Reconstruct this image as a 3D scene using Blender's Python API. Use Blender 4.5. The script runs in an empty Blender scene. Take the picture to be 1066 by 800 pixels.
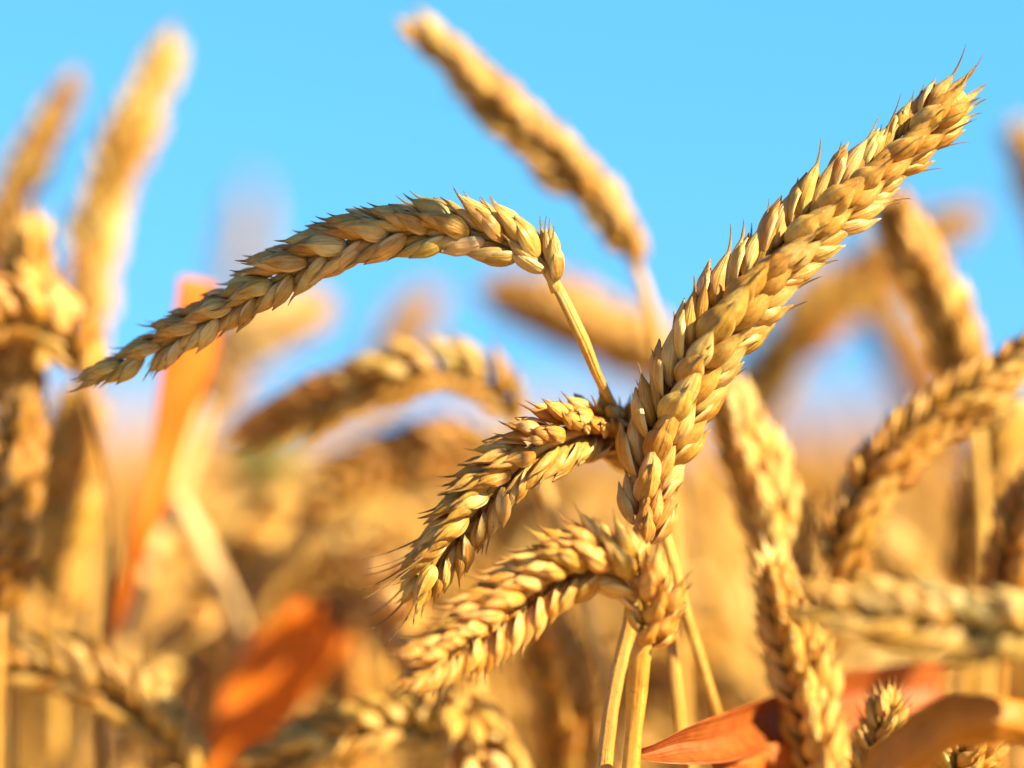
import bpy, math, random
import numpy as np
from mathutils import Vector, Matrix

# ------------------------------------------------------------------ camera
R = math.radians
S = bpy.context.scene
C = S.collection
H = 0.90                       # camera height
D0 = 0.445                     # focus distance
PITCH = R(0.77)
LENS = 100.0
FPX = LENS / 36.0 * 1066.0
cam_data = bpy.data.cameras.new('camera')
cam = bpy.data.objects.new('camera', cam_data)
C.objects.link(cam)
cam.location = (0, 0, H)
cam.rotation_euler = (R(90) + PITCH, 0, 0)
cam_data.lens = LENS
cam_data.sensor_width = 36
cam_data.clip_start = 0.01
cam_data.clip_end = 2000
cam_data.dof.use_dof = True
cam_data.dof.focus_distance = D0
cam_data.dof.aperture_fstop = 4.0
S.camera = cam

# ------------------------------------------------------------------ sky and sun
SUN_DIR = Vector((0.70, -0.47, 0.54)).normalized()       # towards the sun
sun_el = math.asin(SUN_DIR.z)
sun_az = math.atan2(SUN_DIR.x, SUN_DIR.y)                 # clockwise from +Y
world = bpy.data.worlds.new('World')
S.world = world
world.use_nodes = True
wn, wl = world.node_tree.nodes, world.node_tree.links
wn.clear()
wout = wn.new('ShaderNodeOutputWorld')
wbg = wn.new('ShaderNodeBackground')
sky = wn.new('ShaderNodeTexSky')
sky.sky_type = 'NISHITA'
sky.sun_disc = False
sky.sun_elevation = sun_el
sky.sun_rotation = sun_az
sky.air_density = 1.0
sky.dust_density = 0.0
sky.ozone_density = 4.0
wtc = wn.new('ShaderNodeTexCoord')
wadd = wn.new('ShaderNodeVectorMath'); wadd.operation = 'ADD'
wadd.inputs[1].default_value = (0, 0, 0.42)               # the clear blue of the higher sky reaches low
wnor = wn.new('ShaderNodeVectorMath'); wnor.operation = 'NORMALIZE'
whs = wn.new('ShaderNodeHueSaturation')
whs.inputs['Saturation'].default_value = 1.0
wl.new(wtc.outputs['Generated'], wadd.inputs[0])
wl.new(wadd.outputs[0], wnor.inputs[0])
wl.new(wnor.outputs[0], sky.inputs['Vector'])
wl.new(sky.outputs['Color'], whs.inputs['Color'])
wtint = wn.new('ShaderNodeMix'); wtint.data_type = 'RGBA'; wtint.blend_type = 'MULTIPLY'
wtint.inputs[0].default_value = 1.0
# clear cyan low down, overhead an added tint, out of view, to neutralise fill
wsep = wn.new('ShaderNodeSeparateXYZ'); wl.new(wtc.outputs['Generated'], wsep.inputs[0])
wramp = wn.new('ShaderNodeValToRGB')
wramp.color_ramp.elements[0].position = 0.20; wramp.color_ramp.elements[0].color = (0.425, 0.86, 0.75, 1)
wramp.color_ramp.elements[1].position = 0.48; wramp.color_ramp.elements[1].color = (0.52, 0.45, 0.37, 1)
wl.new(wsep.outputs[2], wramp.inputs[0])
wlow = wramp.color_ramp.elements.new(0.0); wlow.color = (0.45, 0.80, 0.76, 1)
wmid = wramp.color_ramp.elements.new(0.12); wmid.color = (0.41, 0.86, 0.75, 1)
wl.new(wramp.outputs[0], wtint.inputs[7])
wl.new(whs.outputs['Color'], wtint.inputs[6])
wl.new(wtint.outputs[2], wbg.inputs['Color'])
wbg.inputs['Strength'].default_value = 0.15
wl.new(wbg.outputs[0], wout.inputs['Surface'])

sd = bpy.data.lights.new('sun', 'SUN')
sd.energy = 5.0
sd.angle = R(0.55)
sd.color = (1.0, 0.89, 0.55)
sun = bpy.data.objects.new('sun', sd)
C.objects.link(sun)
sun.rotation_euler = SUN_DIR.to_track_quat('Z', 'Y').to_euler()
sun.location = SUN_DIR * 5

S.view_settings.view_transform = 'Standard'
S.view_settings.look = 'None'
S.view_settings.gamma = 1.0
S.view_settings.exposure = 1.7
S.view_settings.use_curve_mapping = False
S.cycles.use_denoising = True
S.cycles.max_bounces = 8
S.cycles.transparent_max_bounces = 8

rng = random.Random(7)

# ------------------------------------------------------------------ helpers
CF = Vector((0, math.cos(PITCH), math.sin(PITCH)))
CU = Vector((0, -math.sin(PITCH), math.cos(PITCH)))
CR = Vector((1, 0, 0))

def at(px, py, dd=0.0):
    """world point seen at photo pixel (px, py), dd metres behind the plane of the sharp ears"""
    d = D0 + dd
    return Vector((0, 0, H)) + CF * d + CR * ((px - 533) / FPX * d) + CU * ((400 - py) / FPX * d)

def spline(pts, n):
    """Catmull-Rom through pts, resampled to n points of even arc length"""
    P = [np.array(p, float) for p in pts]
    P = [2 * P[0] - P[1]] + P + [2 * P[-1] - P[-2]]
    out = []
    for i in range(1, len(P) - 2):
        p0, p1, p2, p3 = P[i - 1:i + 3]
        # centripetal knots
        t0 = 0.0
        t1 = t0 + max(1e-6, np.linalg.norm(p1 - p0) ** 0.5)
        t2 = t1 + max(1e-6, np.linalg.norm(p2 - p1) ** 0.5)
        t3 = t2 + max(1e-6, np.linalg.norm(p3 - p2) ** 0.5)
        for k in range(24):
            t = t1 + (t2 - t1) * k / 24
            a1 = (t1 - t) / (t1 - t0) * p0 + (t - t0) / (t1 - t0) * p1
            a2 = (t2 - t) / (t2 - t1) * p1 + (t - t1) / (t2 - t1) * p2
            a3 = (t3 - t) / (t3 - t2) * p2 + (t - t2) / (t3 - t2) * p3
            b1 = (t2 - t) / (t2 - t0) * a1 + (t - t0) / (t2 - t0) * a2
            b2 = (t3 - t) / (t3 - t1) * a2 + (t - t1) / (t3 - t1) * a3
            out.append((t2 - t) / (t2 - t1) * b1 + (t - t1) / (t2 - t1) * b2)
    out.append(P[-2])
    out = np.array(out)
    seg = np.linalg.norm(np.diff(out, axis=0), axis=1)
    s = np.concatenate([[0], np.cumsum(seg)])
    q = np.linspace(0, s[-1], n)
    return np.stack([np.interp(q, s, out[:, k]) for k in range(out.shape[1])], 1), s[-1]

def mesh_obj(name, verts, faces, mat, uvs=None, parent=None, smooth=True):
    me = bpy.data.meshes.new(name)
    me.from_pydata([tuple(v) for v in verts], [], faces)
    if uvs is not None:
        lay = me.uv_layers.new(name='UVMap')
        vi = np.empty(len(me.loops), dtype=np.int32)
        me.loops.foreach_get('vertex_index', vi)
        lay.data.foreach_set('uv', np.asarray(uvs, dtype=np.float32)[vi].ravel())
    if smooth:
        me.polygons.foreach_set('use_smooth', [True] * len(me.polygons))
    me.materials.append(mat)
    me.update()
    return link(name, me, parent)

def link(name, me, parent=None):
    o = bpy.data.objects.new(name, me)
    C.objects.link(o)
    if parent:
        o.parent = parent
    return o

def thing(name, label, cat, loc, group=None):
    o = bpy.data.objects.new(name, None)
    o.empty_display_size = 0.02
    C.objects.link(o)
    o.location = loc
    o['label'] = label
    o['category'] = cat
    if group:
        o['group'] = group
    return o

# ------------------------------------------------------------------ materials
def new_mat(name):
    m = bpy.data.materials.new(name)
    m.use_nodes = True
    n, l = m.node_tree.nodes, m.node_tree.links
    n.clear()
    return m, n, l

def ramp(n, stops):
    r = n.new('ShaderNodeValToRGB')
    e = r.color_ramp.elements
    while len(e) > 1:
        e.remove(e[-1])
    e[0].position = stops[0][0]; e[0].color = (*stops[0][1], 1)
    for p, c in stops[1:]:
        q = e.new(p); q.color = (*c, 1)
    return r

def mixc(n, l, mode, fac, a, b):
    m = n.new('ShaderNodeMix'); m.data_type = 'RGBA'; m.blend_type = mode
    if isinstance(fac, (int, float)):
        m.inputs[0].default_value = fac
    else:
        l.new(fac, m.inputs[0])
    for i, x in ((6, a), (7, b)):
        if isinstance(x, tuple):
            m.inputs[i].default_value = (*x, 1)
        else:
            l.new(x, m.inputs[i])
    return m.outputs[2]

def straw_material(name, stops, tip, rough=0.42, transl=0.22, vein=34.0, bump=0.35, tcol=None, spots=0.4, edge=0.0):
    """dry plant tissue: fine veins along the UV's v direction, uneven bleaching, brown points"""
    m, n, l = new_mat(name)
    out = n.new('ShaderNodeOutputMaterial')
    tc = n.new('ShaderNodeTexCoord')
    oi = n.new('ShaderNodeObjectInfo')
    sep = n.new('ShaderNodeSeparateXYZ'); l.new(tc.outputs['UV'], sep.inputs[0])
    # uneven colour, different on every piece
    offs = n.new('ShaderNodeVectorMath'); offs.operation = 'MULTIPLY_ADD'
    l.new(tc.outputs['Object'], offs.inputs[0]); offs.inputs[1].default_value = (1, 1, 0.45)
    rv = n.new('ShaderNodeCombineXYZ'); l.new(oi.outputs['Random'], rv.inputs[0]); l.new(oi.outputs['Random'], rv.inputs[1])
    l.new(rv.outputs[0], offs.inputs[2])
    nz = n.new('ShaderNodeTexNoise'); nz.inputs['Scale'].default_value = 420; nz.inputs['Detail'].default_value = 5
    nz.inputs['Roughness'].default_value = 0.6
    l.new(offs.outputs[0], nz.inputs['Vector'])
    add = n.new('ShaderNodeMath'); add.operation = 'MULTIPLY_ADD'
    l.new(oi.outputs['Random'], add.inputs[0]); add.inputs[1].default_value = 0.45
    l.new(nz.outputs['Fac'], add.inputs[2])
    sub = n.new('ShaderNodeMath'); sub.operation = 'SUBTRACT'; l.new(add.outputs[0], sub.inputs[0]); sub.inputs[1].default_value = 0.22
    cr = ramp(n, stops); l.new(sub.outputs[0], cr.inputs[0])
    # veins
    vv = n.new('ShaderNodeCombineXYZ')
    mx = n.new('ShaderNodeMath'); mx.operation = 'MULTIPLY'; l.new(sep.outputs[0], mx.inputs[0]); mx.inputs[1].default_value = vein
    my = n.new('ShaderNodeMath'); my.operation = 'MULTIPLY'; l.new(sep.outputs[1], my.inputs[0]); my.inputs[1].default_value = 1.6
    l.new(mx.outputs[0], vv.inputs[0]); l.new(my.outputs[0], vv.inputs[1]); l.new(oi.outputs['Random'], vv.inputs[2])
    vn = n.new('ShaderNodeTexNoise'); vn.inputs['Scale'].default_value = 1.0; vn.inputs['Detail'].default_value = 3
    l.new(vv.outputs[0], vn.inputs['Vector'])
    vr = ramp(n, [(0.3, (0.72, 0.66, 0.58)), (0.55, (1, 1, 1))]); l.new(vn.outputs['Fac'], vr.inputs[0])
    c1 = mixc(n, l, 'MULTIPLY', 0.75, cr.outputs[0], vr.outputs[0])
    # small weathering specks
    sp = n.new('ShaderNodeTexNoise'); sp.inputs['Scale'].default_value = 1500; sp.inputs['Detail'].default_value = 2
    l.new(tc.outputs['Object'], sp.inputs['Vector'])
    spr = ramp(n, [(0.60, (0, 0, 0)), (0.72, (1, 1, 1))]); l.new(sp.outputs['Fac'], spr.inputs[0])
    spm = n.new('ShaderNodeMath'); spm.operation = 'MULTIPLY'; l.new(spr.outputs[0], spm.inputs[0]); spm.inputs[1].default_value = spots
    c2 = mixc(n, l, 'MULTIPLY', spm.outputs[0], c1, (0.62, 0.45, 0.28))
    # brown points
    if tip:
        tr = ramp(n, [(0.74, (0, 0, 0)), (0.97, (1, 1, 1))]); l.new(sep.outputs[1], tr.inputs[0])
        tm = n.new('ShaderNodeMath'); tm.operation = 'MULTIPLY'; l.new(tr.outputs[0], tm.inputs[0]); tm.inputs[1].default_value = 0.75
        c2 = mixc(n, l, 'MIX', tm.outputs[0], c2, tip)
    if edge:                                   # thin papery margins dry paler than the body
        e1 = n.new('ShaderNodeMath'); e1.operation = 'SUBTRACT'; l.new(sep.outputs[0], e1.inputs[0]); e1.inputs[1].default_value = 0.5
        e2 = n.new('ShaderNodeMath'); e2.operation = 'ABSOLUTE'; l.new(e1.outputs[0], e2.inputs[0])
        er = ramp(n, [(0.37, (0, 0, 0)), (0.48, (1, 1, 1))]); l.new(e2.outputs[0], er.inputs[0])
        em = n.new('ShaderNodeMath'); em.operation = 'MULTIPLY'; l.new(er.outputs[0], em.inputs[0]); em.inputs[1].default_value = edge
        c2 = mixc(n, l, 'MIX', em.outputs[0], c2, (0.80, 0.60, 0.27))
    c3 = mixc(n, l, 'MULTIPLY', 1.0, c2, oi.outputs['Color'])
    b = n.new('ShaderNodeBump'); b.inputs['Strength'].default_value = bump; b.inputs['Distance'].default_value = 0.0004
    l.new(vn.outputs['Fac'], b.inputs['Height'])
    wz = n.new('ShaderNodeTexNoise'); wz.inputs['Scale'].default_value = 700; wz.inputs['Detail'].default_value = 4
    l.new(offs.outputs[0], wz.inputs['Vector'])
    b2 = n.new('ShaderNodeBump'); b2.inputs['Strength'].default_value = min(1, bump * 0.7); b2.inputs['Distance'].default_value = 0.0004
    l.new(wz.outputs['Fac'], b2.inputs['Height']); l.new(b.outputs[0], b2.inputs['Normal'])
    b = b2
    p = n.new('ShaderNodeBsdfPrincipled')
    l.new(c3, p.inputs['Base Color']); l.new(b.outputs[0], p.inputs['Normal'])
    p.inputs['Roughness'].default_value = rough
    p.inputs['Specular IOR Level'].default_value = 0.45
    t = n.new('ShaderNodeBsdfTranslucent'); l.new(b.outputs[0], t.inputs['Normal'])
    tcl = mixc(n, l, 'MULTIPLY', 1.0, c3, tcol or (1.0, 0.66, 0.30))
    l.new(tcl, t.inputs['Color'])
    ms = n.new('ShaderNodeMixShader'); ms.inputs[0].default_value = transl
    l.new(p.outputs[0], ms.inputs[1]); l.new(t.outputs[0], ms.inputs[2])
    l.new(ms.outputs[0], out.inputs['Surface'])
    return m

HUSK = [(0.12, (0.38, 0.155, 0.022)), (0.45, (0.58, 0.305, 0.060)), (0.85, (0.76, 0.52, 0.20))]
M_HUSK = straw_material('ripe_husk', HUSK, (0.20, 0.11, 0.05), rough=0.36, bump=0.9, vein=13)
M_GLUME = straw_material('ripe_glume', HUSK, (0.30, 0.17, 0.07), rough=0.36, bump=0.9, vein=13, edge=0.8)
M_STEM = straw_material('dry_stem', [(0.2, (0.42, 0.21, 0.035)), (0.5, (0.57, 0.31, 0.068)), (0.85, (0.72, 0.46, 0.14))],
                        None, rough=0.36, transl=0.06, vein=10, bump=0.9, spots=0.7)
M_LEAF_ORANGE = straw_material('dry_orange_leaf', [(0.2, (0.70, 0.16, 0.010)), (0.55, (0.78, 0.22, 0.018)), (0.9, (0.80, 0.30, 0.05))],
                               None, rough=0.5, transl=0.42, vein=46, bump=0.5, tcol=(1.0, 0.62, 0.30))
M_LEAF_PINK = straw_material('dry_reddish_leaf', [(0.2, (0.22, 0.035, 0.004)), (0.55, (0.33, 0.065, 0.007)), (0.9, (0.46, 0.13, 0.02))],
                             None, rough=0.5, transl=0.25, vein=22, bump=0.8, tcol=(1.0, 0.55, 0.25))
M_LEAF_BROWN = straw_material('dry_brown_leaf', [(0.2, (0.42, 0.17, 0.015)), (0.55, (0.56, 0.25, 0.025)), (0.9, (0.66, 0.34, 0.05))],
                              None, rough=0.35, transl=0.4, vein=46, bump=0.5)
M_LEAF_GREEN = straw_material('green_leaf', [(0.2, (0.07, 0.13, 0.02)), (0.55, (0.10, 0.17, 0.03)), (0.9, (0.16, 0.22, 0.05))],
                              None, rough=0.45, transl=0.3, vein=46, bump=0.5, tcol=(0.8, 1.0, 0.3))

def ground_material():
    m, n, l = new_mat('straw_covered_soil')
    out = n.new('ShaderNodeOutputMaterial')
    tc = n.new('ShaderNodeTexCoord')
    nz = n.new('ShaderNodeTexNoise'); nz.inputs['Scale'].default_value = 14; nz.inputs['Detail'].default_value = 8
    l.new(tc.outputs['Object'], nz.inputs['Vector'])
    cr = ramp(n, [(0.3, (0.16, 0.09, 0.04)), (0.5, (0.36, 0.22, 0.08)), (0.7, (0.52, 0.34, 0.12))]); l.new(nz.outputs['Fac'], cr.inputs[0])
    p = n.new('ShaderNodeBsdfPrincipled'); p.inputs['Roughness'].default_value = 0.9
    l.new(cr.outputs[0], p.inputs['Base Color'])
    b = n.new('ShaderNodeBump'); b.inputs['Distance'].default_value = 0.02; l.new(nz.outputs['Fac'], b.inputs['Height'])
    l.new(b.outputs[0], p.inputs['Normal']); l.new(p.outputs[0], out.inputs['Surface'])
    return m
M_GROUND = ground_material()

# ------------------------------------------------------------------ ground
def build_ground():
    n = 40
    xs = np.sign(np.linspace(-1, 1, n)) * np.abs(np.linspace(-1, 1, n)) ** 3 * 600
    v = [(x, y, 0.015 * math.sin(x * 1.7) * math.cos(y * 1.3) if abs(x) < 20 and abs(y) < 20 else 0) for y in xs for x in xs]
    f = [(j * n + i, j * n + i + 1, (j + 1) * n + i + 1, (j + 1) * n + i) for j in range(n - 1) for i in range(n - 1)]
    o = mesh_obj('ground', v, f, M_GROUND)
    o['kind'] = 'structure'
build_ground()

# ------------------------------------------------------------------ husks
def grid_faces(nu, nv, closed, off=0):
    f = []
    for i in range(nu - 1):
        for j in range(nv if closed else nv - 1):
            a = off + i * nv + j; b = off + i * nv + (j + 1) % nv
            f.append((a, b, b + nv, a + nv))
    return f

def lemma_geo(L, W, T, awn, bend, seed, nu=20, nv=18, awn_side=0.0, fat=0.72):
    """plump floret closed over its grain: +X faces outwards, +Z to the tip, drawn out into an awn"""
    r_ = random.Random(seed)
    ph = [r_.uniform(0, 6.28) for _ in range(4)]
    V, UV = [], []
    na = 7
    ra = 0.00028
    for i in range(nu + na):
        if i < nu:
            u = i / (nu - 1)
            uu = u ** 0.88
            r = math.sin(math.pi * min(1, uu * 0.985 + 0.012)) ** fat
            if u > 0.6:                      # draw the tip out to a point
                k = (u - 0.6) / 0.4
                r = r * (1 - 0.28 * k) 
            z = u * L
            rx, ry = max(T * r, ra), max(W * r, ra)
            va = u * 0.82
            ext = 0
        else:
            k = (i - nu + 1) / na
            z = L + awn * k
            rx = ry = ra * (1 - k) ** 1.1 + 0.00006
            va = 0.82 + 0.18 * k
            ext = k
        cx = bend * (z / L) ** 2 * L + 0.12 * awn * ext ** 2
        cy = awn_side * awn * ext ** 1.6
        for j in range(nv):
            a = 2 * math.pi * j / nv
            ca, sa = math.cos(a), math.sin(a)
            x = rx * ca * (1.0 if ca > 0 else 0.62)
            y = ry * sa
            if i < nu:
                da = (a + math.pi) % (2 * math.pi) - math.pi
                keel = 0.16 * math.exp(-(da / 0.22) ** 2) * min(1, u * 1.5)
                fold = -0.10 * math.exp(-((abs(da) - 1.75) / 0.22) ** 2)
                dim = 1 + keel + fold + 0.035 * math.sin(3 * a + ph[0] + 5 * u) + 0.03 * math.sin(9 * u + ph[1])
                x *= dim; y *= dim
            V.append((x + cx, y + cy, z)); UV.append((abs(((a / math.pi) + 1) % 2 - 1), va))
    n = nu + na
    F = grid_faces(n, nv, True)
    F.append(tuple(reversed(range(nv)))); F.append(tuple((n - 1) * nv + j for j in range(nv)))
    return V, F, UV

def glume_geo(L, W, T, seed, nu=20, nv=19, tooth=0.0011, thick=0.00016, wrap=1.5):
    """keeled papery scale: an open shell with a shoulder and a short beak"""
    r_ = random.Random(seed)
    ph = [r_.uniform(0, 6.28) for _ in range(4)]
    kv = r_.uniform(-0.18, 0.05)                 # keel off the middle
    outer, inner, UV = [], [], []
    for i in range(nu):
        u = i / (nu - 1)
        r = math.sin(math.pi * min(1.0, 0.03 + 0.80 * u ** 0.85)) ** 0.7
        if u > 0.72:
            r *= 1 - 0.42 * ((u - 0.72) / 0.28) ** 1.5
        for j in range(nv):
            v = -1 + 2 * j / (nv - 1)
            a = v * wrap
            dk = (v - kv)
            keel = 0.26 * math.exp(-(dk / 0.07) ** 2) * (0.25 + 0.75 * u)
            flat = -0.08 * math.exp(-((abs(dk) - 0.28) / 0.15) ** 2) * u
            dim = 1 + keel + flat + 0.03 * math.sin(4 * v + ph[0] + 4 * u) + 0.025 * math.sin(8 * u + ph[1])
            edge = abs(v) ** 3
            x = T * r * math.cos(a) * dim * (1.0 if math.cos(a) > 0 else 0.75)
            y = W * r * math.sin(a) * dim
            z = u * L * (1 - 0.16 * edge - 0.05 * abs(dk)) + tooth * math.exp(-(dk / 0.13) ** 2) * max(0, (u - 0.75) / 0.25) ** 2
            z += 0.0002 * math.sin(7 * v + ph[2]) * u
            x += 0.0004 * u * u
            outer.append((x, y, z)); UV.append((0.5 + 0.5 * v, u * 0.86 + 0.12 * math.exp(-(dk / 0.15) ** 2) * max(0, (u - 0.7) / 0.3)))
    for i in range(nu):
        for j in range(nv):
            x, y, z = outer[i * nv + j]
            q = math.hypot(x, y)
            k = max(0.2, 1 - thick / max(q, 1e-6))
            inner.append((x * k, y * k, z - 0.00001))
    V = outer + inner
    o = nu * nv
    F = grid_faces(nu, nv, False)
    F += [tuple(reversed([x + o for x in f])) for f in grid_faces(nu, nv, False)]
    for i in range(nu - 1):
        a, b = i * nv, (i + 1) * nv
        F.append((a, b, b + o, a + o))
        a, b = i * nv + nv - 1, (i + 1) * nv + nv - 1
        F.append((b, a, a + o, b + o))
    for j in range(nv - 1):
        a = (nu - 1) * nv + j
        F.append((a, a + 1, a + 1 + o, a + o))
        a = j
        F.append((a + 1, a, a + o, a + 1 + o))
    return V, F, UV + UV

MM = 0.001
def to_mesh(name, geo, mat=None):
    V, F, UV = geo
    o = mesh_obj(name, V, F, mat or M_HUSK, UV)
    me = o.data
    bpy.data.objects.remove(o)
    return me

def xform(geo, M):
    V, F, UV = geo
    return [tuple(M @ Vector(v)) for v in V], F, UV

def join(geos):
    V, F, UV = [], [], []
    for v, f, u in geos:
        o = len(V)
        V += v; UV += u
        F += [tuple(i + o for i in q) for q in f]
    return V, F, UV

def pose(y, z, splay, turn, x=0.0, lean=0.0):
    """floret frame inside a spikelet: fan by splay about X, turn about own axis, lean about Y"""
    return Matrix.Translation((x, y, z)) @ Matrix.Rotation(-splay, 4, 'X') @ Matrix.Rotation(lean, 4, 'Y') @ Matrix.Rotation(turn, 4, 'Z')

GLUMES = [to_mesh('glume', glume_geo(8.4 * MM, 2.45 * MM, 2.2 * MM, s), M_GLUME) for s in (1, 2, 3, 4)]
LEMMAS = {k: [to_mesh('lemma', lemma_geo(9.6 * MM, 2.15 * MM, 1.95 * MM, aw * MM, b, s, awn_side=sd_)) for s, b, sd_ in ((1, 0.02, 0.1), (2, 0.05, -0.15), (3, -0.02, 0.2))]
          for k, aw in (('short', 2.2), ('mid', 4.0), ('long', 7.0), ('tip', 12.5))}
FLORETS = {k: [to_mesh('spikelet', lemma_geo(9.0 * MM, 2.0 * MM, 1.9 * MM, aw * MM, b, s + 20, awn_side=sd_)) for s, b, sd_ in ((1, 0.0, 0.1), (2, 0.03, -0.2), (3, 0.05, 0.15))]
           for k, aw in (('short', 1.8), ('mid', 3.4), ('long', 6.5), ('tip', 10.5))}

def spikelet_geo(seed, aw, nu=9, nv=9):
    """the whole spikelet as one piece, for the ears that stand out of focus"""
    r_ = random.Random(seed)
    g = []
    for sgn in (-1, 1):
        g.append(xform(glume_geo(8.4 * MM, 2.35 * MM, 2.15 * MM, seed + sgn, nu, nv), pose(sgn * 2.1 * MM, 0, sgn * R(13), sgn * R(38), 0.3 * MM, R(4))))
        g.append(xform(lemma_geo(9.6 * MM, 2.15 * MM, 1.95 * MM, aw * MM * r_.uniform(.5, 1.2), 0.03, seed + 5 + sgn, nu, nv), pose(sgn * 1.5 * MM, 1.9 * MM, sgn * R(15), sgn * R(20), 0.1 * MM, R(2))))
    g.append(xform(lemma_geo(9.0 * MM, 2.0 * MM, 1.9 * MM, aw * MM, 0.02, seed + 9, nu, nv), pose(0, 4.2 * MM, 0, 0, 0.2 * MM)))
    return join(g)
PALEAS = [to_mesh('palea', lemma_geo(9.8 * MM, 1.25 * MM, 1.3 * MM, 2.4 * MM, b, s + 40, awn_side=sd_)) for s, b, sd_ in ((1, 0.05, 0.2), (2, 0.02, -0.2), (3, 0.07, 0.1))]
BLURRED = {k: [to_mesh('spikelet', spikelet_geo(s, aw)) for s in (11, 23, 37)] for k, aw in (('short', 1.2), ('mid', 4.0), ('long', 8.0))}

# ------------------------------------------------------------------ stems, ears, leaves
def tube_geo(P, rad, nv=12):
    P = np.asarray(P)
    n = len(P)
    T = np.gradient(P, axis=0)
    T /= np.linalg.norm(T, axis=1)[:, None]
    ref = np.array([0.0, -1.0, 0.0])
    V, UV = [], []
    L = np.concatenate([[0], np.cumsum(np.linalg.norm(np.diff(P, axis=0), axis=1))])
    for i in range(n):
        b = ref - T[i] * ref.dot(T[i])
        b /= np.linalg.norm(b)
        c = np.cross(T[i], b)
        for j in range(nv):
            a = 2 * math.pi * j / nv
            V.append(tuple(P[i] + rad[i] * (math.cos(a) * b + math.sin(a) * c)))
            UV.append((abs(2 * j / nv - 1), L[i] * 12 % 1000))
    F = grid_faces(n, nv, True)
    F.append(tuple(reversed(range(nv)))); F.append(tuple((n - 1) * nv + j for j in range(nv)))
    return V, F, UV

def local(geo, root):
    o = np.array(root.location)
    return [tuple(np.array(v) - o) for v in geo[0]], geo[1], geo[2]

def add_stem(root, pts, r0, r1, tint, n=120, nodes=(), nv=12, name='stem', flare=0):
    P, L = spline(pts, n)
    rad = [r0 + (r1 - r0) * min(1, (i / (n - 1)) * L / 0.12) for i in range(n)]
    rad = [r * (1 + 0.05 * math.sin(i * 0.9) * math.sin(i * 0.23)) for i, r in enumerate(rad)]
    for s, amt in nodes:
        rad = [r * (1 + amt * math.exp(-((i / (n - 1) * L - s) / 0.0018) ** 2)) for i, r in enumerate(rad)]
    g = local(tube_geo(P, rad, nv), root)
    o = mesh_obj(name, *g[:2], M_STEM, g[2], root)
    o.color = (*tint, 1)
    return o

def basis(xa, ya, za, loc, s):
    M = Matrix((xa, ya, za)).transposed().to_4x4()
    return Matrix.Translation(loc) @ M @ Matrix.Diagonal((s, s, s, 1))

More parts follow.
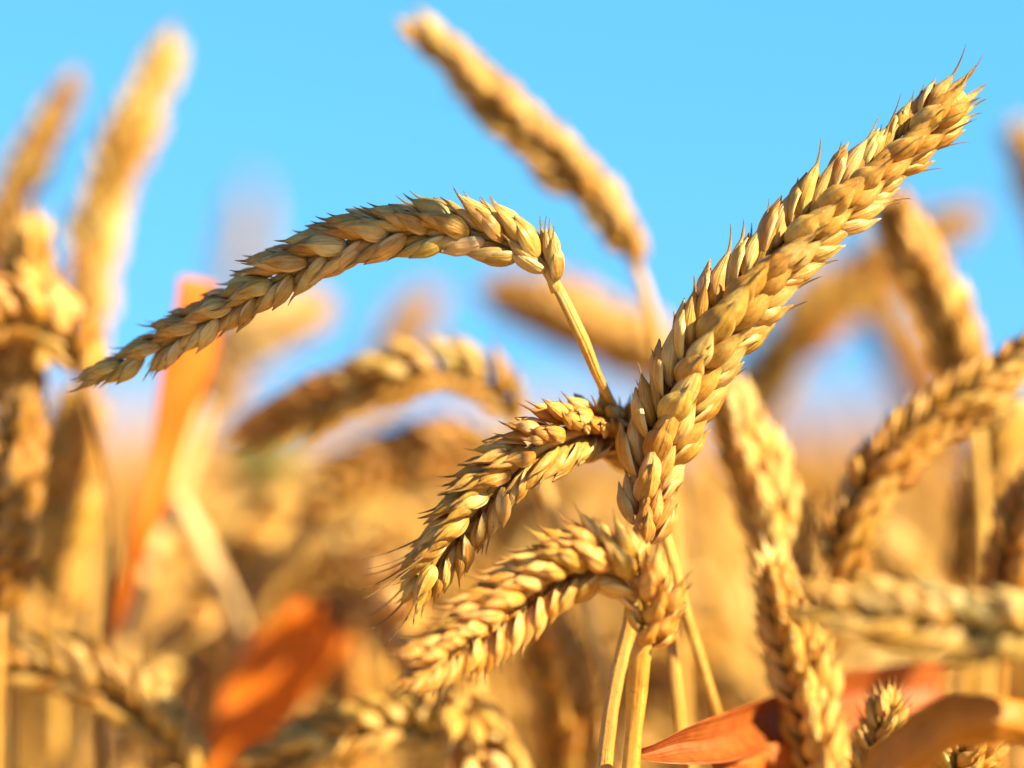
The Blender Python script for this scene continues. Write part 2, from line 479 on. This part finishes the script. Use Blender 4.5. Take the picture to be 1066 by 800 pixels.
def add_ear(root, pts, n_sp, scale, roll, hero, tint, tilt=(26, 22, 14), awns=('short', 'mid', 'mid'),
            prof=(0.78, 1.0, 1.0, 0.72), gap=1.0, twist=0.0, seed=0, dense=1.0):
    """spikelets set alternately left and right up the ear's axis"""
    r_ = random.Random(seed * 31 + 5)
    N = 160
    P, L = spline(pts, N)
    T = np.gradient(P, axis=0); T /= np.linalg.norm(T, axis=1)[:, None]
    rad = [0.0015 * scale * (1 - 0.55 * i / N) for i in range(N)]
    g = local(tube_geo(P[::4], rad[::4], 8), root)
    ra = mesh_obj('rachis', *g[:2], M_STEM, g[2], root)
    ra.color = (*tint, 1)
    o0 = Vector(root.location)
    cam_p = np.array((0, 0, H))
    for k in range(n_sp):
        t = k / (n_sp - 1)
        f = (0.02 + 0.885 * t ** dense)
        i = min(N - 1, int(f * (N - 1)))
        p, tg = Vector(P[i]), Vector(T[i])
        view = Vector(cam_p - P[i]).normalized()
        side = tg.cross(view).normalized()
        nrm = side.cross(tg).normalized()
        rr = R(roll) + R(twist) * t
        xa = (side * math.cos(rr) + nrm * math.sin(rr))
        sg = 1 if k % 2 == 0 else -1
        s = float(np.interp(t, np.linspace(0, 1, len(prof)), prof)) * scale * r_.uniform(0.90, 1.08)
        th = R(float(np.interp(t, np.linspace(0, 1, len(tilt)), tilt)) + r_.uniform(-6, 6))
        if k == n_sp - 1:
            th = R(2)
        out = xa * sg
        za = (tg * math.cos(th) + out * math.sin(th)).normalized()
        xo = (out * math.cos(th) - tg * math.sin(th)).normalized()
        ya = za.cross(xo).normalized()
        # small individual turns
        q = Matrix.Rotation(R(r_.uniform(-11, 11)), 3, za) @ Matrix.Rotation(R(r_.uniform(-7, 7)), 3, xo)
        xo, ya, za = q @ xo, q @ ya, q @ za
        base = p + out * (0.9 * MM * scale * gap)
        M = Matrix.Translation(-o0) @ basis(xo, ya, za, base, s)
        ak = awns[min(len(awns) - 1, int(t * len(awns)))]
        if r_.random() < 0.3: ak = 'short'
        tn = [c * r_.uniform(0.93, 1.05) for c in tint]
        if hero:
            fl = link('spikelet', r_.choice(FLORETS[ak]), root)
            FM = M @ pose(0, 4.0 * MM, R(r_.uniform(-5, 5)), 0, 0.1 * MM, R(r_.uniform(-3, 3)))
            fl.matrix_basis = FM
            fl.color = (*tn, 1)
            inv = FM.inverted()
            for sgn in (-1, 1):
                a = r_.uniform(0.94, 1.06)
                gl = link('glume', r_.choice(GLUMES), fl)
                gl.matrix_basis = inv @ M @ pose(sgn * 1.95 * MM, 0, sgn * R(12 + r_.uniform(-3, 4)), sgn * R(40 + r_.uniform(-8, 8)), 0.3 * MM, R(3 + r_.uniform(-3, 3))) @ Matrix.Diagonal((a, a, a * r_.uniform(.95, 1.05), 1))
                le = link('lemma', r_.choice(LEMMAS[ak]), fl)
                le.matrix_basis = inv @ M @ pose(sgn * 1.5 * MM, 1.9 * MM, sgn * R(14 + r_.uniform(-3, 5)), sgn * R(18), 0.0, R(1 + r_.uniform(-3, 3))) @ Matrix.Diagonal((a, a, a * r_.uniform(.94, 1.06), 1))
                pa = link('palea', r_.choice(PALEAS), fl)
                pa.matrix_basis = inv @ M @ pose(sgn * 1.3 * MM, 3.6 * MM, sgn * R(9 + r_.uniform(-5, 9)), sgn * R(30), -0.9 * MM, R(-5 + r_.uniform(-5, 4)))
                for o in (gl, le, pa):
                    o.color = (*[c * r_.uniform(0.95, 1.04) for c in tn], 1)
        else:
            fl = link('spikelet', r_.choice(BLURRED[ak]), root)
            fl.matrix_basis = M
            fl.color = (*tn, 1)

def plant(label, ear, stem, n_sp, scale=1.0, roll=20, hero=False, tint=(1, 1, 1), r=(0.0010, 0.0014), group='wheat stalks with ripe ears',
          lean=0.0, seed=0, nodes=(), stem_tint=None, **kw):
    """ear: base..tip as (px, py, depth); stem: from the ear's base downwards, then on to the soil"""
    E = [at(*p) for p in ear]
    St = [E[0]] + [at(*p) for p in stem]
    d = (St[-1] - St[-2]).normalized() if len(St) > 1 else Vector((0, 0, -1))
    last = St[-1]
    foot = Vector((last.x + d.x * 0.10 + lean, last.y + d.y * 0.05, 0.0))
    mid = last.lerp(foot, 0.35) + Vector((d.x * 0.03, 0, 0))
    mid2 = last.lerp(foot, 0.08) + Vector((d.x * 0.02, 0, 0))
    St += [mid2, mid, foot]
    root = thing('wheat_stalk', label, 'wheat', foot, group)
    inward = E[0] + (E[1] - E[0]).normalized() * 0.004
    add_stem(root, [inward] + St, r[0], r[1], stem_tint or tint, n=150, nodes=nodes, nv=14 if hero else 8)
    add_ear(root, E, n_sp, scale, roll, hero, tint, seed=seed, **kw)
    return root

def leaf(root, left, right, mat, tint=(1, 1, 1), bulge=0.002, n=40, m=15, name='leaf', ripple=0.0004):
    A, L = spline([at(*p) for p in left], n)
    B, _ = spline([at(*p) for p in right], n)
    V, UV = [], []
    for i in range(n):
        w = B[i] - A[i]
        t = (A[min(n - 1, i + 1)] + B[min(n - 1, i + 1)]) - (A[max(0, i - 1)] + B[max(0, i - 1)])
        nr = np.cross(w, t); nr /= max(1e-9, np.linalg.norm(nr))
        if nr[1] > 0: nr = -nr
        for j in range(m):
            q = j / (m - 1)
            wob = ripple * math.sin(i * 0.5 + 3 * q) + ripple * 0.6 * math.sin(i * 0.23 + q * 9)
            V.append(A[i] + w * q + nr * (bulge * (4 * q * (1 - q)) + wob - 0.0005 * math.exp(-((q - .5) / .04) ** 2)))
            UV.append((q, i / (n - 1) * 1.3))
    nrm = np.array([0, 1, 0]) * 0.00022
    top = V; bot = [v + nrm for v in V]
    o = len(top)
    F = grid_faces(n, m, False)
    F += [tuple(reversed([x + o for x in f])) for f in grid_faces(n, m, False)]
    for i in range(n - 1):
        F.append((i * m, (i + 1) * m, (i + 1) * m + o, i * m + o))
        a = i * m + m - 1
        F.append((a + m, a, a + o, a + m + o))
    for j in range(m - 1):
        F.append((j + 1, j, j + o, j + 1 + o))
        a = (n - 1) * m + j
        F.append((a, a + 1, a + 1 + o, a + o))
    g = local((top + bot, F, None), root)
    ob = mesh_obj(name, g[0], F, mat, UV + UV, root)
    ob.color = (*tint, 1)
    return ob

# ------------------------------------------------------------------ the sharp ears
GOLD = (1.0, 1.0, 1.0)
A = plant('largest upright golden ear, sharp, leaning right with bristly tip against blue sky',
      [(668, 578, 0.004), (672, 530, 0.004), (688, 460, 0.003), (718, 390, 0.0015), (768, 318, 0), (828, 252, 0), (895, 192, 0.001), (955, 140, 0.002), (1012, 90, 0.003)],
      [(664, 600, 0.005), (656, 650, 0.007), (641, 710, 0.005), (628, 810, 0.003)],
      26, 0.94, 44, True, GOLD, r=(0.0011, 0.0019), nodes=(), seed=1,
      tilt=(14, 19, 20, 18, 11), awns=('short', 'short', 'mid', 'mid', 'long'), prof=(0.84, 1.08, 1.1, 1.02, 0.92, 0.80), gap=0.55)
B = plant('sharp ear arching far left with two rows of grains, crossing above the orange leaf',
      [(580, 304, 0), (571, 282, 0), (554, 266, 0), (510, 248, 0), (462, 240, 0), (400, 244, 0), (340, 264, 0.002), (280, 296, 0.004), (220, 330, 0.006), (160, 364, 0.008), (78, 402, 0.010)],
      [(597, 328, 0), (612, 368, 0.001), (632, 412, 0.007), (652, 447, 0.013), (684, 530, 0.016), (715, 640, 0.017), (745, 740, 0.022), (765, 830, 0.034)],
      25, 0.67, 9, True, (0.96, 1.03, 1.2), r=(0.00078, 0.00095), nodes=((0.007, 0.25), (0.012, 0.3)), seed=2,
      tilt=(10, 22, 22, 20, 17, 10), awns=('short', 'short', 'short', 'mid'), prof=(1.1, 1.28, 1.2, 1.08, 0.98, 0.9), gap=0.25, dense=1.12, stem_tint=(1, .98, .95))
Cc = plant('nodding ear drooping left from behind the large ear, long awns at its tip',
      [(676, 500, 0.024), (658, 466, 0.020), (622, 447, 0.010), (580, 458, 0.003), (532, 490, 0.001), (490, 534, 0.002), (456, 578, 0.003), (434, 624, 0.004)],
      [(686, 540, 0.026), (694, 600, 0.024), (700, 680, 0.02), (708, 760, 0.02), (712, 830, 0.02)],
      25, 0.73, 30, True, (1.04, 0.98, 0.88), r=(0.0010, 0.0011), seed=3,
      tilt=(18, 24, 27, 25, 14), awns=('short', 'short', 'short', 'mid', 'tip'), prof=(0.95, 1.05, 1.05, 1.0, 0.95), gap=0.8)
Dd = plant('short hooked ear below the large ear, bent over leftward and tightly packed',
      [(668, 676, -0.008), (678, 642, -0.009), (668, 610, -0.010), (632, 588, -0.009), (580, 598, -0.009), (532, 630, -0.010), (486, 664, -0.013), (424, 708, -0.018)],
      [(664, 705, -0.006), (661, 745, -0.004), (656, 810, -0.004)],
      26, 0.71, 38, True, (1.18, 1.06, 0.86), r=(0.0013, 0.0014), nodes=((0.006, 0.25), (0.012, 0.3), (0.0215, 0.35)), seed=4,
      tilt=(22, 34, 40, 36, 18), awns=('short', 'short', 'short', 'long'), prof=(0.78, 0.95, 1.05, 1.0, 0.88, 0.72), gap=1.0)
leaf(Dd, [(663, 790, -0.003), (690, 795, 0.0), (755, 794, 0.008), (803, 778, 0.024), (880, 760, 0.042), (990, 745, 0.056)],
     [(664, 781, -0.003), (684, 774, 0), (728, 752, 0.005), (800, 727, 0.024), (880, 700, 0.042), (990, 684, 0.058)], M_LEAF_PINK, tint=(.95, .92, .85), bulge=-0.003)
leaf(Dd, [(735, 800, 0.012), (800, 826, 0.024), (870, 830, 0.034)], [(735, 794, 0.012), (803, 774, 0.024), (870, 760, 0.036)], M_LEAF_ORANGE, tint=(.8, .7, .7), bulge=0.001)

# ------------------------------------------------------------------ ears out of focus
def soft(label, ear, stem, n=18, **kw):
    kw['scale'] = kw.get('scale', 1.0) * (1.0 if kw.get('hero') else 0.80)
    kw.setdefault('gap', 0.45)
    return plant(label, ear, stem, n if kw.get('hero') else round(n * 1.2), **kw)

BR = (0.86, 0.80, 0.72)
PALE = (1.05, 1.1, 1.6)
AMB = (1.0, 0.88, 0.66)
soft('brown blurred ear arching left under the sharp left arching ear',
     [(540, 440, 0.06), (518, 408, 0.06), (472, 388, 0.06), (420, 390, 0.06), (358, 408, 0.065), (300, 432, 0.07), (246, 458, 0.075)],
     [(560, 490, 0.06), (585, 560, 0.06), (612, 650, 0.06), (632, 730, 0.06), (650, 830, 0.06)], scale=1.0, roll=12, tint=BR, seed=11, n=22, r=(.0011, .0015), awns=('mid',))
soft('darker blurred ear lying almost level just below the brown arching ear',
     [(560, 500, 0.10), (530, 478, 0.10), (480, 466, 0.10), (430, 472, 0.10), (372, 492, 0.10), (318, 526, 0.10)],
     [(580, 560, 0.10), (590, 700, 0.10), (595, 830, 0.10)], scale=1.05, roll=15, tint=(0.78, .64, .46), seed=12)
soft('blurred ear leaning up left, alone and highest against the sky at top centre',
     [(664, 282, 0.068), (640, 232, 0.068), (582, 166, 0.068), (522, 110, 0.068), (470, 60, 0.07), (420, 18, 0.07)],
     [(680, 330, 0.068), (690, 420, 0.07), (700, 560, 0.07), (715, 830, 0.07)], n=20, scale=0.98, roll=25, tint=(1, .95, .85), seed=13, tilt=(20, 18, 12))
soft('thick amber blurred ear behind the stem of the left arching ear',
     [(720, 420, 0.16), (690, 380, 0.16), (640, 350, 0.16), (580, 325, 0.16), (522, 306, 0.16)],
     [(740, 500, 0.16), (755, 650, 0.16), (765, 830, 0.16)], scale=1.4, roll=30, tint=AMB, seed=14)
soft('tall blurred ear at upper left, its tip nearly at the top edge',
     [(86, 400, 0.12), (92, 320, 0.12), (104, 240, 0.12), (128, 160, 0.12), (155, 95, 0.12), (184, 32, 0.12)],
     [(84, 470, 0.12), (80, 600, 0.12), (78, 830, 0.12)], n=22, scale=1.15, roll=25, tint=(1.15, 1.15, 1.1), seed=15, tilt=(18, 16, 10))
soft('slim blurred ear entering from the left edge, leaning right into the sky',
     [(-40, 330, 0.13), (-12, 260, 0.13), (15, 200, 0.13), (48, 135, 0.13), (80, 80, 0.13)],
     [(-55, 420, 0.13), (-60, 600, 0.13), (-62, 830, 0.13)], scale=0.9, roll=30, tint=(.95, .88, .8), seed=16, tilt=(18, 16, 10))
soft('plump blurred ear hooked over at the left edge on a thin dark stem',
     [(88, 400, 0.05), (78, 360, 0.05), (45, 330, 0.05), (0, 330, 0.05), (-45, 352, 0.05), (-90, 390, 0.05)],
     [(104, 460, 0.05), (118, 540, 0.05), (112, 640, 0.05), (106, 740, 0.05), (104, 830, 0.05)], n=16, scale=1.1, roll=25, tint=AMB, seed=17, stem_tint=(.55, .45, .35), r=(.0008, .0011))
soft('upright spiky ear behind the hooked one at the left edge',
     [(18, 470, 0.06), (20, 400, 0.06), (26, 340, 0.06), (34, 240, 0.06)],
     [(15, 560, 0.06), (12, 700, 0.06), (10, 830, 0.06)], n=16, scale=1.05, roll=60, tint=(1.05, .98, .85), seed=18, awns=('mid', 'long'))
soft('dull brown ear standing low at the left edge under the hooked ear',
     [(0, 640, 0.045), (4, 560, 0.045), (14, 490, 0.045), (26, 415, 0.045)],
     [(-4, 720, 0.045), (-6, 830, 0.045)], n=16, scale=1.0, roll=40, tint=(.78, .66, .52), seed=19)
soft('pale upright ear with loose grains right of the left edge, below the tall ear',
     [(62, 640, 0.09), (66, 560, 0.09), (72, 490, 0.09), (82, 410, 0.09)],
     [(60, 720, 0.09), (58, 830, 0.09)], n=16, scale=1.15, roll=40, tint=(1.1, 1.05, .9), seed=20)
L = soft('pale blurred ear on a long straw stem that runs beside the upright orange leaf',
     [(215, 420, 0.16), (232, 385, 0.16), (268, 350, 0.16), (325, 320, 0.17)],
     [(198, 470, 0.14), (170, 550, 0.12), (145, 620, 0.10), (128, 700, 0.10), (118, 830, 0.10)], n=14, scale=1.25, roll=30, tint=PALE, seed=21, r=(.0018, .0022))
leaf(L, [(186, 288, 0.062), (171, 370, 0.062), (158, 450, 0.064), (136, 550, 0.062), (108, 655, 0.078)],
     [(222, 296, 0.070), (229, 355, 0.070), (200, 440, 0.070), (164, 540, 0.070), (120, 658, 0.08)], M_LEAF_ORANGE, bulge=0.0015)
soft('faint ear far behind, poking up over the middle of the left arching ear',
     [(238, 330, 0.42), (246, 290, 0.42), (256, 250, 0.42), (262, 200, 0.42)],
     [(232, 420, 0.42), (228, 600, 0.42), (226, 830, 0.42)], n=14, scale=1.0, roll=30, tint=(1, .9, .8), seed=22)
soft('small blurred ear tip rising just above the brown arching ear',
     [(378, 430, 0.24), (398, 390, 0.24), (420, 350, 0.24), (444, 312, 0.24)],
     [(370, 500, 0.24), (366, 650, 0.24), (364, 830, 0.24)], n=14, scale=1.05, roll=30, tint=(1, .95, .85), seed=23)
soft('heavily dark sided ear arching in at the lower left corner',
     [(205, 815, 0.05), (182, 775, 0.05), (140, 735, 0.05), (95, 708, 0.05), (45, 694, 0.05), (-20, 692, 0.05)],
     [(212, 850, 0.05), (216, 900, 0.05)], n=18, scale=1.05, roll=25, tint=(.9, .82, .68), seed=24)
soft('low ear with round pale grains arching at bottom centre left',
     [(545, 830, 0.045), (515, 790, 0.045), (470, 765, 0.045), (420, 755, 0.045), (365, 762, 0.045), (310, 782, 0.045), (255, 805, 0.045)],
     [(556, 870, 0.045), (560, 920, 0.045)], n=18, scale=1.05, roll=15, tint=(1, .98, .85), seed=25)
soft('blurred ear standing upright under the hooked ear, left of its stem',
     [(594, 860, 0.065), (590, 790, 0.065), (582, 720, 0.065), (572, 640, 0.065)],
     [(596, 920, 0.065), (598, 980, 0.065)], n=16, scale=1.1, roll=35, tint=(1.1, 1.0, .8), seed=26)
soft('soft golden ear right of the large ear, standing just behind its lower part',
     [(832, 680, 0.042), (815, 590, 0.042), (798, 520, 0.042), (778, 460, 0.042), (758, 398, 0.042)],
     [(834, 720, 0.042), (840, 900, 0.042)], n=18, scale=1.08, roll=55, tint=(1.2, 1.2, 1.25), seed=27, awns=('mid',))
soft('upright ear in front of the reddish leaf, at lower right',
     [(860, 870, 0.026), (852, 800, 0.026), (842, 730, 0.026), (824, 660, 0.026), (800, 580, 0.026)],
     [(864, 920, 0.026), (866, 980, 0.026)], n=18, scale=1.0, roll=55, tint=(1.15, 1.12, 1.05), seed=28, awns=('mid',))
soft('greyish level ear crossing in from the right edge, nearest to the viewer',
     [(1180, 672, -0.042), (1120, 662, -0.042), (1050, 655, -0.042), (980, 646, -0.042), (910, 638, -0.042), (840, 632, -0.042)],
     [(1240, 700, -0.042), (1290, 780, -0.045), (1310, 900, -0.045)], n=20, scale=1.08, roll=8, tint=(.95, 1.0, 1.0), seed=29, awns=('short',))
soft('ear slanting up to the right edge with shaded spiky left side',
     [(868, 610, 0.035), (884, 555, 0.035), (920, 490, 0.035), (970, 440, 0.035), (1025, 402, 0.035), (1090, 352, 0.035)],
     [(860, 660, 0.035), (856, 760, 0.035), (854, 900, 0.035)], n=20, scale=1.02, roll=40, tint=(.95, .86, .7), seed=30, awns=('mid',))
soft('blurred ear leaning left behind the tip of the large ear',
     [(1012, 420, 0.065), (1000, 372, 0.065), (978, 315, 0.065), (952, 262, 0.065), (928, 208, 0.065)],
     [(1020, 480, 0.065), (1026, 640, 0.065), (1028, 900, 0.065)], n=18, scale=0.98, roll=30, tint=(1.02, .95, .75), seed=31)
soft('thick amber ear arching up right, far out of focus beneath the large ear',
     [(770, 440, 0.18), (800, 390, 0.18), (850, 330, 0.18), (910, 282, 0.18), (960, 250, 0.18), (1014, 228, 0.18)],
     [(755, 520, 0.18), (748, 680, 0.18), (745, 900, 0.18)], n=18, scale=1.35, roll=30, tint=(.95, .85, .6), seed=32)
soft('brownish ear far out of focus, hanging between two others at right',
     [(985, 470, 0.26), (968, 420, 0.26), (945, 370, 0.26), (912, 318, 0.26)],
     [(990, 540, 0.26), (992, 680, 0.26), (993, 900, 0.26)], n=14, scale=1.3, roll=30, tint=(.85, .68, .5), seed=33)
soft('blurred ear tip peeping in at the right edge near the top',
     [(1112, 300, 0.14), (1102, 250, 0.14), (1085, 190, 0.14), (1062, 140, 0.14)],
     [(1116, 380, 0.14), (1118, 560, 0.14), (1119, 900, 0.14)], n=14, scale=1.0, roll=30, tint=(1, .95, .85), seed=34)
soft('yellow upright ear near the right edge under the slanting ear',
     [(1012, 630, 0.08), (1020, 570, 0.08), (1034, 505, 0.08), (1052, 430, 0.08)],
     [(1008, 700, 0.08), (1004, 900, 0.08)], n=16, scale=1.15, roll=40, tint=(1.08, 1.05, .8), seed=35)
soft('brown ear cut by the right edge above the level grey ear',
     [(1046, 660, 0.04), (1052, 610, 0.04), (1064, 560, 0.04), (1082, 500, 0.04)],
     [(1042, 720, 0.04), (1038, 900, 0.04)], n=14, scale=1.0, roll=40, tint=(.85, .72, .55), seed=36)
soft('sharp little ear tip with spread florets above the brown curled leaf',
     [(906, 850, 0.012), (910, 815, 0.012), (916, 785, 0.012), (924, 735, 0.012)],
     [(904, 880, 0.012), (902, 930, 0.012)], n=9, scale=0.62, roll=40, tint=(1.08, 1.05, .85), seed=37, tilt=(30, 28, 24), hero=True)
soft('small sharp ear tip with open florets framed by the curled brown leaf',
     [(985, 860, 0.01), (992, 835, 0.01), (1000, 808, 0.01), (1014, 772, 0.01)],
     [(982, 900, 0.01), (980, 940, 0.01)], n=9, scale=0.72, roll=30, tint=(1.08, 1.0, .8), seed=38, tilt=(34, 32, 26), hero=True)
soft('pale blurred ear low behind the soft golden ear at right',
     [(960, 640, 0.12), (940, 600, 0.12), (915, 575, 0.12), (870, 570, 0.12)],
     [(970, 700, 0.12), (974, 900, 0.12)], n=14, scale=1.0, roll=20, tint=(1, .95, .8), seed=39)

# unseen ear added off frame only to shade the left arching ear's far end
def sunward(px, py, dd, k):
    p = at(px, py, dd) + SUN_DIR * k
    d = (p - Vector((0, 0, H))).dot(CF)
    q = p - Vector((0, 0, H))
    return (533 + q.dot(CR) / d * FPX, 400 - q.dot(CU) / d * FPX, d - D0)
soft('unseen ear added beside the view to shade the left arching ear',
     [sunward(x, y, dd, 0.24) for x, y, dd in ((430, 246, 0), (340, 264, .002), (280, 296, .004), (220, 330, .006), (160, 364, .008), (95, 396, .01))],
     [sunward(470, 300, 0, 0.24), sunward(500, 420, 0, 0.24), sunward(510, 900, 0, 0.24)], scale=1.5, roll=20, seed=40)

# stalks that show only stem or leaf
def stalk_only(label, pts, r, tint=(1, 1, 1), group='bare straws and leafy stalks'):
    P = [at(*p) for p in pts]
    d = (P[-1] - P[-2]).normalized()
    foot = Vector((P[-1].x + d.x * 0.05, P[-1].y, 0))
    P += [P[-1].lerp(foot, 0.1) + Vector((d.x * 0.02, 0, 0)), P[-1].lerp(foot, 0.5) + Vector((d.x * 0.02, 0, 0)), foot]
    root = thing('straw_stalk', label, 'straw', foot, group)
    add_stem(root, P, r, r * 1.05, tint, n=120)
    return root

stalk_only('thick cream straw leaning left, right of the upright orange leaf',
           [(172, 498, 0.10), (190, 530, 0.10), (215, 580, 0.10), (240, 634, 0.10), (262, 720, 0.10), (275, 830, 0.10)], 0.0022, (0.95, 0.98, 1.5))
stalk_only('pale straw leaning right, left of the bent orange leaf top',
           [(322, 535, 0.12), (300, 570, 0.12), (272, 620, 0.12), (255, 670, 0.12), (245, 740, 0.12), (240, 830, 0.12)], 0.0019, (1.1, 1.1, 1.1))
DD = stalk_only('stalk with a broad bent orange leaf at lower left, blurred',
           [(360, 622, 0.10), (368, 680, 0.10), (372, 740, 0.10), (375, 830, 0.10)], 0.0014, (.8, .6, .45))
leaf(DD, [(304, 622, 0.085), (262, 668, 0.085), (228, 730, 0.085), (205, 820, 0.085)],
     [(330, 630, 0.095), (362, 665, 0.10), (306, 745, 0.10), (238, 830, 0.10)], M_LEAF_ORANGE, tint=(1.1, 1.25, 1.2), bulge=0.004)
leaf(DD, [(304, 626, 0.09), (330, 622, 0.092), (368, 620, 0.10)], [(330, 640, 0.088), (350, 650, 0.09), (376, 660, 0.10)], M_LEAF_BROWN, tint=(.6, .5, .5), bulge=0.001)
EE = stalk_only('stalk with a glossy brown leaf curled into an arch, lower right corner',
           [(1092, 742, -0.028), (1110, 770, -0.028), (1120, 820, -0.028), (1124, 900, -0.028)], 0.0012, (.8, .7, .5))
leaf(EE, [(872, 830, -0.028), (905, 782, -0.028), (955, 740, -0.028), (1015, 722, -0.028), (1098, 740, -0.028)],
     [(950, 840, -0.024), (968, 800, -0.024), (1000, 778, -0.024), (1040, 772, -0.024), (1098, 782, -0.024)], M_LEAF_BROWN, tint=(1.25, 1.1, .8), bulge=0.004)
GG = stalk_only('young green leafed stalk far behind, between the orange leaf and brown ear',
           [(262, 470, 0.40), (266, 520, 0.40), (268, 640, 0.40), (270, 830, 0.40)], 0.0016, (.5, .6, .3))
leaf(GG, [(240, 455, 0.40), (250, 480, 0.40), (262, 520, 0.40)], [(300, 440, 0.40), (295, 490, 0.40), (270, 525, 0.40)], M_LEAF_GREEN, bulge=0.003)

# ------------------------------------------------------------------ the crop behind: stalks one can still count
def crop_plant(i):
    """one free standing stalk at the origin, its ear nodding towards +X"""
    r_ = random.Random(100 + i)
    h = 0.0
    root = thing('wheat_stalk', 'golden wheat stalk in the dense blurred crop behind the nearer ears', 'wheat', (0, 0, 0), 'wheat stalks of the crop behind')
    bend = [0.15, 0.5, 0.9, 1.5, 2.0, 2.4][i % 6]
    P = [Vector((0, 0, 0)), Vector((0.004, 0, 0.4)), Vector((0.010, 0, 0.70))]
    p = P[-1].copy(); a = 0.05
    ear = []
    for k in range(9):
        a += bend / 9 * (1.5 if k < 5 else 0.6)
        p = p + Vector((math.sin(a), 0, math.cos(a))) * 0.016
        (P if k < 4 else ear).append(p.copy())
    ear.insert(0, P[-1].copy())
    add_stem(root, P[::-1], 0.0011, 0.0015, (1, .95, .85), n=60, nv=6)
    tint = [(1.1, 1.08, 1.05), (1.2, 1.22, 1.35), (.95, .85, .62)][i % 3]
    add_ear(root, ear, 15, 1.08, r_.uniform(10, 70), False, tint, seed=200 + i)
    return root

def copy_tree(o, parent=None):
    c = o.copy(); C.objects.link(c)
    if parent:
        c.parent = parent
    for ch in o.children:
        copy_tree(ch, c)
    return c

protos = [crop_plant(i) for i in range(6)]
tops = []
for p_ in protos:                                   # height of each kind, its ear included
    hs = []
    for ch in p_.children:
        m_ = ch.matrix_basis
        hs += [(m_ @ Vector(c)).z for c in ch.bound_box]
    tops.append(max(hs))
def put(o, x, y, top, rz, k):
    o.location = (x, y, 0)
    o.rotation_euler = (rng.uniform(-.05, .05), rng.uniform(-.05, .05), rz)
    s = top / tops[k]
    o.scale = (min(s, 1.1),) * 2 + (s,)
n_crop = 175
for i in range(n_crop):
    d = 0.60 + 1.0 * (i / n_crop) ** 1.35
    px = rng.uniform(-60, 1126)
    x = (px - 533) / FPX * d
    top = H - 0.005 - rng.random() ** 1.1 * 0.085 * d / 0.6
    k = i if i < 6 else rng.randrange(6)
    o = protos[i] if i < 6 else copy_tree(protos[k])
    put(o, x, d + rng.uniform(-.02, .02), min(top, H - 0.006 * d / 0.6), rng.uniform(0, 6.28), k)

# the far crop, which reads as one golden mass
def far_crop():
    r_ = np.random.default_rng(3)
    nu, nv = 6, 5
    u = np.linspace(0, 1, nu)
    prof = np.array([0.25, 0.9, 1.0, 0.95, 0.7, 0.08])
    ang = np.arange(nv) / nv * 2 * math.pi
    ids = []
    for i in range(nu - 1):
        for j in range(nv):
            ids.append((i * nv + j, i * nv + (j + 1) % nv, (i + 1) * nv + (j + 1) % nv, (i + 1) * nv + j))
    stem_off = nu * nv
    ids_stem = [(stem_off + j, stem_off + (j + 1) % 3, stem_off + 3 + (j + 1) % 3, stem_off + 3 + j) for j in range(3)]
    F1 = np.array(ids + ids_stem)
    allv, allf = [], []
    spots = []
    for k in range(5200):
        d = 1.35 + 30 * r_.random() ** 3.2
        half = 0.20 * d + 0.7
        spots.append((r_.uniform(-half, half), d))
    nvv = nu * nv + 6
    for k, (x, y) in enumerate(spots):
        g = 1 + 0.05 * (y - 1.3)                       # the far ears stand for a few together
        g = min(g, 2.4)
        ht = H + 0.012 - abs(r_.normal(0, 0.05)) * (0.6 + 0.25 * min(y, 3))
        ht = max(ht, 0.6)
        lean = r_.uniform(0, 1.6); az = r_.uniform(0, 6.28)
        L = 0.085 * g ** 0.5
        a = u * lean
        dx, dz = np.cumsum(np.sin(a)) * L / nu, np.cumsum(np.cos(a)) * L / nu
        rad = prof * 0.0065 * g * (1 + 0.2 * r_.standard_normal(nu))
        base = ht - dz.max()
        pts = np.empty((nu, nv, 3))
        pts[..., 0] = dx[:, None] + rad[:, None] * np.cos(ang)[None]
        pts[..., 1] = rad[:, None] * np.sin(ang)[None]
        pts[..., 2] = base + dz[:, None] + 0.3 * rad[:, None] * np.cos(ang)[None]
        pts = pts.reshape(-1, 3)
        st = np.array([[0.0013 * g * math.cos(q), 0.0013 * g * math.sin(q), zz] for zz in (0, base + 0.01) for q in (0, 2.1, 4.2)])
        P = np.concatenate([pts, st])
        c, s = math.cos(az), math.sin(az)
        Q = P.copy(); Q[:, 0] = c * P[:, 0] - s * P[:, 1] + x; Q[:, 1] = s * P[:, 0] + c * P[:, 1] + y
        allv.append(Q); allf.append(F1 + k * nvv)
    V = np.concatenate(allv); F = np.concatenate(allf)
    o = mesh_obj('wheat_field', V.tolist(), F.tolist(), M_STEM, np.zeros((len(V), 2)))
    o.color = (1, .95, .85, 1)
    o['kind'] = 'stuff'
    o['label'] = 'far golden wheat crop blurred into one mass'
far_crop()
